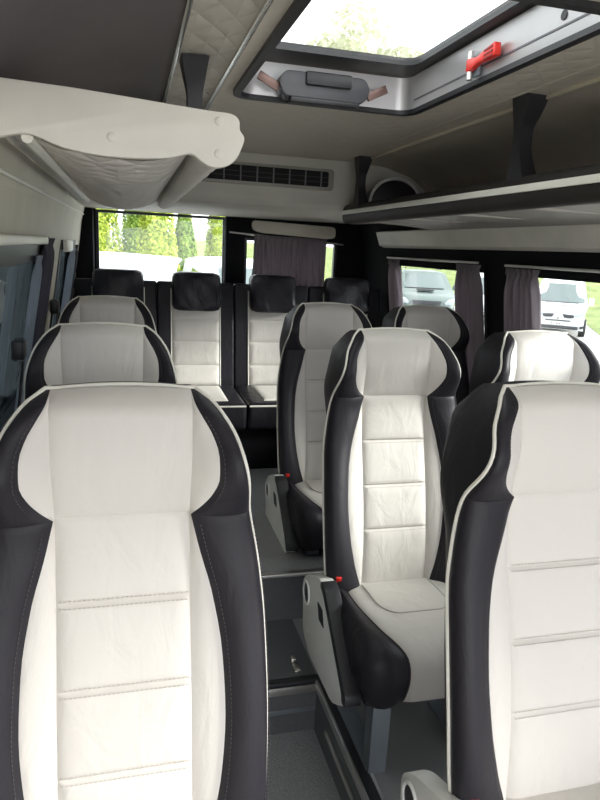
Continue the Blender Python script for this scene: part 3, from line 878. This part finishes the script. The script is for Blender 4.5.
# handle box on the far side
hy = HY1 - .085 - 1.6
hbm = MB().prism(rounded([(-.150, -.008), (.100, -.008), (.118, .03), (.100, .062), (-.150, .062), (-.168, .03)], .018), hy, hy + .07, 'y', .008, seg=3)
hnd = hbm.build('handle_box', simple('charcoal_handle', (.06, .06, .068), .4), hatch)
MB().box(-.088, .055, hy - .012, hy + .01, .026, .064, .006).build('grip', BLKP, hnd)
MB().box(-.130, .085, hy - .002, hy + .04, -.022, -.008, .004).build('lower_bar', BLKP, hnd)
BR = simple('bronze_latch', (.20, .12, .105), .35, .4)
for sx, x in ((-1, -.195), (1, .145)):
    MB().box(-.034, .034, -.006, .006, -.012, .012, .002, Matrix.Translation((x, hy + .02, .030)) @ Matrix.Rotation(sx * -.45, 4, 'Y')).build('latch', BR, hatch)
MB().disc((HX1 - .014, HY0 + .18 - 1.6, .045), .010, 'x', .004).build('plug', BLKP, hatch)
# red emergency hammer on the right side wall of the hatch
hm = empty('emergency_hammer', (HX1 - .030, 1.60, 1.985))
tag(hm, 'red emergency hammer clipped to the right side of the roof hatch', 'hammer')
Mh = Matrix.Rotation(-.05, 4, 'X')
b_ = MB()
b_.prism(rounded([(-.085, -.014), (-.03, -.010), (.0, -.007), (.03, -.014), (.055, -.016), (.055, .016), (.03, .014), (.0, .007), (-.03, .013), (-.085, .018)], .008), -.008, .008, 'x', .003, Mh)
hb_ = b_.build('hammer_body', RED, hm)
g = MB()
for k in (-.009, 0.0, .010):
    g.box(-.0095, -.0080, -.075, -.035, k - .0022, k + .0022, 0, Mh)
g.build('grip_groove', simple('dark_red_groove', (.25, .01, .01), .6), hb_)
MB().tube([Mh @ Vector((0, .046, -.034)), Mh @ Vector((0, .046, .034))], .008, 10).build('hammer_head', ALU, hm)
MB().box(.006, .016, .015, .045, -.03, .02, .002).build('clip', STEEL, hm)

# ------------------------------------------------------------------ curtains
def curtain(name, a, b, z0, z1, folds, amp, mat, label, fx=None, gather=0.0, grp='curtains drawn aside at the windows', yplane=None):
    """pleated cloth from a to b along the wall (side curtain) or along x (rear curtain); local origin at its top"""
    mb = MB(); nu = folds * 10 + 1; nv = 26
    if yplane is None:
        ox, oy, oz = fx(z1), (a + b) / 2, z1
    else:
        ox, oy, oz = (a + b) / 2, yplane, z1
    def fn(u, v):
        z = lerp(z1, z0, v); s = lerp(a, b, u)
        ph = u * folds * 2 * PI + .5 * math.sin(3 * v + 9 * u)
        am = amp * (.55 + .45 * sstep(0, .15, v)) * (1 + .25 * math.sin(u * 13))
        if v < .07: am *= .6 + .4 * math.cos(v * 90)
        mid = (a + b) / 2; pin = 1 - gather * math.exp(-((v - .09) / .05) ** 2) + .06 * v
        s = mid + (s - mid) * pin
        s += .004 * math.sin(7 * v + 20 * u)
        if yplane is None: return Vector((fx(z) + math.cos(ph) * am * (1) - ox + ins, s - oy, z - oz))
        return Vector((s - ox, yplane + math.cos(ph) * am - oy, z - oz))
    ins = 0.0
    if yplane is None: ins = (-.045 if ox > 0 else .016)
    mb.grid(fn, nu, nv)
    o = mb.build(name, mat, None, ang=80, recalc=False); o.location = (ox, oy, oz)
    md = o.modifiers.new('thickness', 'SOLIDIFY'); md.thickness = .0015
    return tag(o, label, 'curtain', grp)
curtain('curtain', 3.80, 3.99, .84, 1.475, 4, .016, CURT, 'narrow mauve curtain gathered at the rear side of the window with the dark car', FRX, .15)
curtain('curtain', 2.83, 3.07, .84, 1.475, 6, .020, CURT, 'wide mauve curtain gathered at the front side of the window with the dark car', FRX, .12)
curtain('curtain', 2.36, 2.61, .84, 1.470, 6, .018, CURT, 'mauve curtain gathered beside the white van in the right window', FRX, .1)
curtain('curtain', .245, .765, .98, 1.590, 13, .013, CURT, 'pleated mauve curtain hanging closed across the right rear door window', None, 0, 'curtains drawn aside at the windows', RWY - .068)
curtain('curtain', 2.50, 2.76, .84, 1.50, 7, .012, CURTD, 'dark curtain gathered at the rear side of the nearer left window', FLX, .0)
curtain('curtain', 2.32, 2.46, .84, 1.44, 4, .007, CURTB, 'pale blue cloth standing in for a curtain reflection in the nearer left window', FLX, .0)  # added cloth imitates the pale reflection in this window's glass
curtain('curtain', 4.02, 4.12, .84, 1.47, 4, .010, CURTD, 'dark curtain gathered at the rear side of the farther left window', FLX, .1)
curtain('curtain', 3.64, 3.96, .84, 1.45, 6, .007, CURTB, 'pale blue curtain hanging in the farther left window near the rear', FLX, .0)
def rod(a, b, r, label, mat=ALU):
    m = MB().tube([a, b], r, 10)
    o = m.build('curtain_rod', mat); return tag(o, label, 'curtain rod')
rod((FRX(1.48) - .045, 2.84, 1.484), (FRX(1.48) - .045, 3.985, 1.484), .006, 'thin pale rod above the right window with the dark car')
rod((FRX(1.48) - .045, 1.25, 1.480), (FRX(1.48) - .045, 2.60, 1.480), .006, 'thin pale rod above the right window with the white van')
rod((.075, RWY - .045, 1.600), (.90, RWY - .045, 1.555), .0065, 'thin silver rod carrying the pleated rear door curtain')
bl = MB().box(FLX(1.49) + .01, FLX(1.49) + .03, .95, 2.50, 1.478, 1.505, .006)
tag(bl.build('window_blind', CAPM), 'cream rolled blind along the top of the nearer left window', 'blind')
bl = MB().box(FLX(1.47) + .008, FLX(1.47) + .03, 3.30, 3.62, 1.44, 1.495, .006)
tag(bl.build('window_blind', CAPM), 'short cream rolled blind at top of the farther left window', 'blind')
# pale rounded plate above the rear door curtain
pl = MB().prism(rounded([(.235, 1.690), (.845, 1.675), (.845, 1.600), (.80, 1.590), (.30, 1.608), (.235, 1.625)], .03), RWY - .025, RWY + .001, 'y', .006)
tag(pl.build('cover_plate', BEIGE), 'rounded beige cover plate above the rear door curtain', 'panel')
# seat belts on the left wall
for (y, zt, lab) in ((2.13, 1.16, 'black seat belt with guide on the wall beside the second left seat'), (3.12, 1.20, 'black seat belt with guide on the wall beside the last left seat')):
    sb = empty('seat_belt', (FLX(zt) + .02, y, zt)); tag(sb, lab, 'seat belt', 'seat belts on the left wall')
    MB().box(-.016, .022, -.03, .03, -.03, .03, .008).build('belt_guide', BLKP, sb)
    M_ = MB()
    M_.grid(lambda u, v: Vector((lerp(.020, -.05, v), lerp(-.024, .024, u), lerp(0, -.55, v))), 3, 8)
    s_ = M_.build('strap', simple('belt_webbing', (.03, .03, .035), .8), sb); md = s_.modifiers.new('thickness', 'SOLIDIFY'); md.thickness = .003

# ------------------------------------------------------------------ outside
GZ = -.62
def ground_mat():
    m = simple('pale_asphalt', (.42, .42, .41), .9, var=.15, vscale=.6, bump=.3, bscale=8); return m
def gh(x, y):
    return GZ - .40 * sstep(9.8, 12.2, x) * sstep(9, 15, y) + .16 * sstep(5.0, 6.2, x) * (1 - sstep(9.4, 11, x)) * sstep(12, 15.5, y) * (1 - sstep(22, 26, y))
g = MB()
gxs = [-60, -30, -15, -8, -4, 0, 3] + [4 + .4 * k for k in range(36)] + [20, 26, 35, 60]
gys = [-40, -20, -8, 0, 4, 7] + [8 + .5 * k for k in range(40)] + [30, 36, 45, 70]
g.grid(lambda u, v: Vector((u, v, gh(u, v))), 0, 0, gxs, gys)
tag(g.build('ground', ground_mat(), None, ang=80), kind='structure')
def lawn_mat():
    m, nt, b = new_mat('grass'); tc = N(nt, 'ShaderNodeTexCoord')
    no = N(nt, 'ShaderNodeTexNoise', Scale=1.6, Detail=8.0); nt.links.new(tc.outputs['Object'], no.inputs['Vector'])
    r = N(nt, 'ShaderNodeValToRGB'); r.color_ramp.elements[0].position = .35; r.color_ramp.elements[1].position = .68
    r.color_ramp.elements[0].color = (.13, .17, .05, 1); r.color_ramp.elements[1].color = (.23, .29, .10, 1)
    nt.links.new(no.outputs['Fac'], r.inputs['Fac']); nt.links.new(r.outputs['Color'], b.inputs['Base Color'])
    b.inputs['Roughness'].default_value = .9
    n2 = N(nt, 'ShaderNodeTexNoise', Scale=40.0, Detail=6.0); nt.links.new(tc.outputs['Object'], n2.inputs['Vector'])
    bp = N(nt, 'ShaderNodeBump', Strength=.8, Distance=.05); nt.links.new(n2.outputs['Fac'], bp.inputs['Height']); nt.links.new(bp.outputs['Normal'], b.inputs['Normal'])
    return m
lw = MB()
lh = lambda x, y, u, v: GZ - .5 + 3.0 * sstep(0, .6, v) + .05 * math.sin(x * 3) * math.sin(y * 2.3)
lw.grid(lambda u, v: Vector((lerp(2, 50, u), lerp(34 - 14 * u, 62, v), lh(u * 48, v * 30, u, v))), 40, 30)
ax = Vector((.53, .85))                  # the strip beside the white van, along its flank
def side_strip(u, v):
    q = Vector((15.35, 18.8)) + ax * lerp(-5, 16, v) + Vector((.85, -.53)) * lerp(0, 16, u)
    return Vector((q.x, q.y, GZ - .39 + 1.5 * sstep(.0, .5, u) + .6 * v * u))
lw.grid(side_strip, 24, 24)
tag(lw.build('lawn', lawn_mat()), 'green grass bank rising behind the parked cars outside the right windows', 'lawn', kind='stuff')

def foliage(mb, n, fn, size):
    for _ in range(n):
        c, out = fn(); s = size * random.uniform(.6, 1.3)
        a = Vector((random.gauss(0, 1), random.gauss(0, 1), random.gauss(0, 1))).normalized()
        nrm = (out + a * .8).normalized(); t = nrm.cross(a).normalized() * s; b = nrm.cross(t).normalized() * s * .7
        mb.add([c - t, c - b * .8, c + t, c + b * .8], [(0, 1, 2, 3)])
BARK = simple('bark', (.10, .075, .055), .9, bump=.5, bscale=30)
def tree(name, x, y, h, r, fn, mat, label, trunk_h, group, n, size, core=None):
    root = empty(name, (x, y, GZ)); tag(root, label, 'tree', group)
    MB().tube([(0, 0, 0), (.02 * h, 0, h * .3), (0, .01 * h, h * trunk_h)], [.04 * r + .05, .03 * r + .04, .02], 8).build('trunk', BARK, root)
    mb = MB(); foliage(mb, n, fn, size)
    if core:
        mb.grid(lambda u, v: Vector((core * (1 - v) ** .8 * (1 + .15 * math.sin(40 * u + 9 * v)) * math.cos(2 * PI * u), core * (1 - v) ** .8 * (1 + .15 * math.sin(33 * u + 14 * v)) * math.sin(2 * PI * u), .15 + v * h * .92)), 24, 24)
    mb.build('foliage', mat, root, smooth=False, recalc=False)
    return root
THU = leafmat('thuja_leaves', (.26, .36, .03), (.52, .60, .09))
THD = leafmat('shaded_thuja_leaves', (.15, .26, .03), (.32, .44, .07))  # darker copy of the thuja leaves, shade put into the colour
PALE = leafmat('overexposed_tree_leaves', (.58, .60, .44), (.74, .74, .60))  # leaf colour whitened to imitate overexposure against the sky
DARK = leafmat('dark_tree_leaves', (.05, .11, .03), (.12, .22, .06))
def cone_fn(h, r):
    def f():
        z = random.random() ** 1.3 * h; k = 1 - z / h
        prof = r * min(1.0, (k ** .75) * 1.25) * (.55 + .45 * min(1, z / (.12 * h)))
        a = random.uniform(0, 2 * PI); rad = prof * (1 - .35 * random.random() ** 2) * (1 + .12 * math.sin(5 * a + 2 * z))
        return Vector((rad * math.cos(a), rad * math.sin(a), z + .12)), Vector((math.cos(a), math.sin(a), .4))
    return f
def ball_fn(h, r, z0):
    blobs = [(Vector((random.gauss(0, .42) * r, random.gauss(0, .42) * r, lerp(z0, h, random.random()))), r * random.uniform(.35, .6)) for _ in range(16)]
    def f():
        c, rr_ = random.choice(blobs); v = Vector((random.gauss(0, 1), random.gauss(0, 1), random.gauss(0, 1))).normalized()
        return c + v * rr_ * random.uniform(.75, 1.0), v
    return f
# columns of clipped conifers behind the car park; x measured along the view through the rear window
grp = 'conifers seen through the rear window'
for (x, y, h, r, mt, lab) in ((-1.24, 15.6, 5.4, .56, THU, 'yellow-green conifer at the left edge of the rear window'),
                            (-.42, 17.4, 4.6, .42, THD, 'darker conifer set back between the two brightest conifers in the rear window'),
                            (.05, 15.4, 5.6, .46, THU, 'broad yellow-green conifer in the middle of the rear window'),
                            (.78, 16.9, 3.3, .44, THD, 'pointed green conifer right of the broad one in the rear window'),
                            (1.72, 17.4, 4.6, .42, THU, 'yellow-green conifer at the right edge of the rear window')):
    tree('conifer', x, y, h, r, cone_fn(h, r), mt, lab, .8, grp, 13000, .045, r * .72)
tree('tree', 6.4, 25, 10.0, 3.4, ball_fn(9.4, 2.6, 6.6), PALE, 'leafy tree top with leaves whitened like sky glare, seen through the roof hatch', .7, 'leafy trees far outside', 6500, .17)
for (x, y, h, lab) in ((27, 68, 12, 'leafy tree beyond the lawn behind the dark car'), (38, 68, 12, 'leafy tree beyond the lawn behind the white van'), (54, 66, 12, 'leafy tree beyond the lawn at the right edge of the photo')):
    tree('tree', x, y, h, 3.2, ball_fn(h, 3.2, 3.8), DARK, lab, .55, 'leafy trees far outside', 3500, .24)

# ---- cars
CARW = simple('white_car_paint', (.62, .64, .65), .45, spec=.25, var=.01)
CARG = simple('grey_green_car_paint', (.13, .165, .155), .4, .1, spec=.3, coat=.1, var=.02)
CARD = simple('dark_blue_car_paint', (.02, .028, .04), .15, coat=.8, var=.02)
CARGL = simple('car_window', (.10, .135, .135), .05, .0, .8, var=.02)
TYRE = simple('tyre', (.02, .02, .02), .8); RIM = simple('wheel_rim', (.45, .45, .47), .3, .9)
LAMP = simple('headlight_glass', (.42, .47, .50), .1, .3); GRILLE = simple('grille', (.03, .032, .036), .5)
PLATE = simple('number_plate', (.75, .76, .76), .4); PLK = simple('plate_characters', (.06, .06, .07), .5)
def car(name, loc, rz, paint, label, kind, cat='car', plate=True):
    """front at local y=0 facing -y, wheels on z=0"""
    root = empty(name, loc, rz); tag(root, label, cat, 'parked vehicles outside')
    if kind == 'van':
        Wd, Hh = .95, 1.95
        side = [(0.02, .28), (-.02, .45), (.0, .70), (.10, .92), (.30, 1.06), (.62, 1.18), (1.30, 1.84), (1.55, 1.93), (2.2, 1.96), (4.6, 1.93), (4.75, 1.75), (4.8, .6), (4.75, .3)]
        ws = (.66, 1.19, 1.28, 1.80); wheels = (.85, 3.95); rw_ = .32
    else:
        Wd, Hh = .88, 1.5
        side = [(0.03, .25), (-.02, .42), (.0, .62), (.08, .78), (.35, .90), (1.15, 1.02), (1.80, 1.46), (2.1, 1.53), (3.4, 1.50), (4.1, 1.05), (4.4, .95), (4.45, .5), (4.4, .28)]
        ws = (1.20, 1.03, 1.76, 1.43); wheels = (.8, 3.5); rw_ = .32
    def width(z, y):
        w = Wd * (1 - .22 * sstep(.95, Hh, z) * 1.0)
        w *= 1 - .10 * (1 - sstep(0, .55, y)) * 1.0
        return w
    # lofted shell: points round the side profile, 9 across
    ts = [-1, -.97, -.88, -.6, -.25, 0, .25, .6, .88, .97, 1]
    def dense(p, k=4):
        out = []
        for i in range(len(p) - 1):
            a, b, c, e = (Vector(p[max(0, min(len(p) - 1, i + q))]) for q in (-1, 0, 1, 2))
            for j in range(k):
                t = j / k; out.append(.5 * ((2*b) + (c - a)*t + (2*a - 5*b + 4*c - e)*t*t + (3*b - a - 3*c + e)*t**3))
        out.append(Vector(p[-1])); return out
    D = dense(side)
    def shell(t, s):
        i = min(int(s * (len(D) - 1) + 1e-6), len(D) - 1); p = D[i]; w = width(p.y, p.x)
        # round the corners: edges pulled back along the length and down
        e = abs(t) ** 4; cy = p.x + (.16 * e if p.x < .9 else -.10 * e if p.x > 4 else 0)
        cz = p.y - (.06 * e if p.y > Hh * .9 else .03 * e)
        return Vector((w * t, cy, cz))
    m = MB(); ss = [i / (len(D) - 1) for i in range(len(D))]
    m.grid(shell, 0, 0, ts, ss)
    nn = len(ts)
    body_prof = [shell(1, s) for s in ss]
    for t in (0, nn - 1):
        m.f.append(tuple(k * nn + t for k in range(len(D))))
    m.f.append(tuple(range(nn)) + tuple((len(D) - 1) * nn + k for k in range(nn - 1, -1, -1)))
    body = m.build('body', paint, root, ang=50)
    # windscreen as a bowed panel just proud of the shell
    y0_, z0, y1_, z1 = ws
    def wsf(u, v):
        x = lerp(-1, 1, u); y = lerp(y0_, y1_, v); z = lerp(z0, z1, v)
        w = width(z, 1) * lerp(.90, .86, v)
        return Vector((x * w, y - .035 + .14 * x ** 4, z + .02))
    mm = MB(); mm.grid(wsf, 13, 6); mm.grid(lambda u, v: wsf(u, v) + Vector((0, .03, -.02)), 13, 6)
    mm.build('windscreen', CARGL, root)
    MB().tube([wsf(u / 8, -.02) + Vector((0, -.02, -.01)) for u in range(1, 8)], .012, 6).build('wiper', GRILLE, root)
    if kind == 'van':
        for sx in (-1, 1):
            h = [(.50, .80), (.66, .86), (.83, .98), (.84, .84), (.70, .74), (.52, .71)]
            mm = MB(); mm.prism([(sx * a, b) for a, b in h], -.01, .20, 'y', .01, Matrix.Rotation(sx * .10, 4, 'Z')); mm.build('headlight', LAMP, root)
            mm = MB(); mm.prism([(sx * a, b) for a, b in ((.13, .82), (.50, .80), (.52, .72), (.42, .69), (.20, .70))], -.045, .10, 'y', .008); mm.build('grille', GRILLE, root)
            MB().prism([(sx * a, b) for a, b in ((.74, .42), (.86, .44), (.86, .36), (.74, .33))], .00, .2, 'y', .008).build('fog_lamp', GRILLE, root)
            MB().box(sx * 1.03 - .09, sx * 1.03 + .09, .95, 1.08, 1.10, 1.36, .03).build('mirror', paint, root)
        MB().box(-.68, .68, -.055, .06, .30, .41, .015).build('lower_intake', GRILLE, root)
        MB().box(-.42, .42, -.05, .06, .575, .61, .008).build('slot', GRILLE, root)
        MB().box(.05, .48, .36, .46, 1.075, 1.10, .01).build('hood_slot', GRILLE, root)
        dm = MB(); o_ = [(0, .13), (.085, 0), (0, -.13), (-.085, 0)]; i_ = [(0, .075), (.045, 0), (0, -.075), (-.045, 0)]
        for k in range(4):
            k2 = (k + 1) % 4
            dm.prism([o_[k], o_[k2], i_[k2], i_[k]], -.075, -.03, 'y', 0, Matrix.Translation((0, 0, .755)))
        dm.build('emblem', CHROME, root)
        pz_ = .49
    else:
        for sx in (-1, 1):
            MB().prism([(sx * a, b) for a, b in ((.50, .68), (.60, .78), (.80, .84), (.82, .74), (.74, .66), (.54, .62))], .00, .16, 'y', .01).build('headlight', LAMP, root)
            MB().box(sx * .97 - .08, sx * .97 + .08, 1.40, 1.50, 1.0, 1.16, .03).build('mirror', paint, root)
        MB().prism([(-.42, .74), (.42, .74), (.38, .62), (-.38, .62)], -.045, .06, 'y', .01).build('grille', GRILLE, root)
        MB().box(-.60, .60, -.045, .06, .32, .42, .015).build('lower_intake', GRILLE, root)
        MB().box(-.25, .25, .62, .95, .985, 1.03, .02).build('hood_scoop', GRILLE, root)
        for sx in (-.55, .55): MB().tube([(sx, 2.0, 1.60), (sx, 3.3, 1.58)], .02, 6).build('roof_rail', GRILLE, root)
        pz_ = .52
    if plate:
        pp = MB().box(-.26, .26, -.075, -.04, pz_ - .055, pz_ + .055, .006).build('number_plate', PLATE, root)
        mm = MB()
        for k in range(8):
            if k in (2, 6): continue
            mm.box(-.21 + k * .055, -.175 + k * .055, -.0765, -.0745, pz_ - .032, pz_ + .034)
        mm.build('characters', PLK, pp)
    for sx in (-1, 1):
        for wy in wheels:
            wh = MB().disc((sx * (Wd - .11), wy, rw_), rw_, 'x', .22, 28, .03).build('wheel', TYRE, root)
            MB().disc((sx * (Wd - .0), wy, rw_), rw_ * .62, 'x', .03, 20, .006).build('rim', RIM, wh)
    # side glass
    for sx in (-1, 1):
        if kind == 'van': poly = [(1.02, 1.25), (1.48, 1.72), (2.6, 1.75), (2.6, 1.22)]
        else: poly = [(1.55, 1.06), (1.98, 1.38), (3.35, 1.37), (3.75, 1.08)]
        w0, w1 = width(1.1, 2), width(poly[1][1], 2)
        mm = MB(); V = []
        for o_ in (.012, -.02):
            for (a, b) in poly: V.append((sx * (width(b, 2) + o_), a, b))
        mm.add(V, [(0, 1, 2, 3), (7, 6, 5, 4), (0, 4, 5, 1), (1, 5, 6, 2), (2, 6, 7, 3), (3, 7, 4, 0)]); mm.build('side_window', CARGL, root, smooth=False)
    return root
def face_cam(x, y): return -math.atan2(x + .6, y)
car('van', (13.9, 19.6, gh(14.1, 19.6)), face_cam(14.1, 19.6) + .0, CARW, 'white van seen head-on through the right window nearest the viewer', 'van', 'van')
car('car', (7.7, 17.2, gh(7.7, 17.2)), face_cam(7.7, 17.2) + .10, CARG, 'grey-green car with a long hood seen through the farther right window', 'car', plate=False)
car('van', (12.9, 23.0, gh(12.9, 23.0)), face_cam(12.9, 23.0) + .02, CARW, 'white van half hidden by the wide mauve curtain beside the grey-green car', 'van', 'van')
car('van', (-4.75, 8.9, GZ + .03), -PI / 2, CARW, 'white van parked crossways behind the headrests in the rear window', 'van', 'van')
car('van', (1.35, 10.0, GZ - .04), 0.0, CARW, 'white van facing the bus at the right edge of the rear window', 'van', 'van')
car('car', (-6.6, 3.8, GZ), PI, CARD, 'dark car parked outside the nearer left window', 'car', plate=False)
car('car', (-6.8, 12.5, GZ), PI, CARD, 'dark car parked outside the farther left window', 'car', plate=False)
hedge = empty('hedge', (-11, 10, GZ)); tag(hedge, 'dark green hedge beyond the dark cars outside the left windows', 'hedge')
mb = MB()
def hf():
    y = random.uniform(-14, 30); z = random.uniform(.1, 4.2); return Vector((random.uniform(-.4, .4) + .5 * math.sin(y), y, z)), Vector((1, 0, .3))
foliage(mb, 9000, hf, .30); mb.build('foliage', DARK, hedge, smooth=False, recalc=False)

# ------------------------------------------------------------------ light
w = bpy.data.worlds.new('sky'); SC.world = w; w.use_nodes = True
nt = w.node_tree; bg = nt.nodes['Background']
tc = N(nt, 'ShaderNodeTexCoord'); sp = N(nt, 'ShaderNodeSeparateXYZ'); nt.links.new(tc.outputs['Generated'], sp.inputs[0])
rp = N(nt, 'ShaderNodeValToRGB'); rp.color_ramp.elements[0].position = .45; rp.color_ramp.elements[1].position = .75
rp.color_ramp.elements[0].color = (.93, .95, 1, 1); rp.color_ramp.elements[1].color = (1, 1, 1, 1)
nt.links.new(sp.outputs['Z'], rp.inputs['Fac']); nt.links.new(rp.outputs['Color'], bg.inputs['Color'])
bg.inputs['Strength'].default_value = 1.0
sun = bpy.data.lights.new('sun', 'SUN'); so = bpy.data.objects.new('sun', sun); link(so)
sun.energy = 2.0; sun.angle = math.radians(18); sun.color = (1, .97, .92)
so.rotation_euler = Vector((-1.45, .55, -.62)).to_track_quat('-Z', 'Y').to_euler()

vs = SC.view_settings
vs.view_transform = 'Standard'; vs.look = 'None'; vs.gamma = 1; vs.use_curve_mapping = False
vs.exposure = 2.05
SC.cycles.use_denoising = True
SC.cycles.max_bounces = 10; SC.cycles.diffuse_bounces = 6; SC.cycles.transparent_max_bounces = 16
SC.cycles.sample_clamp_indirect = 6
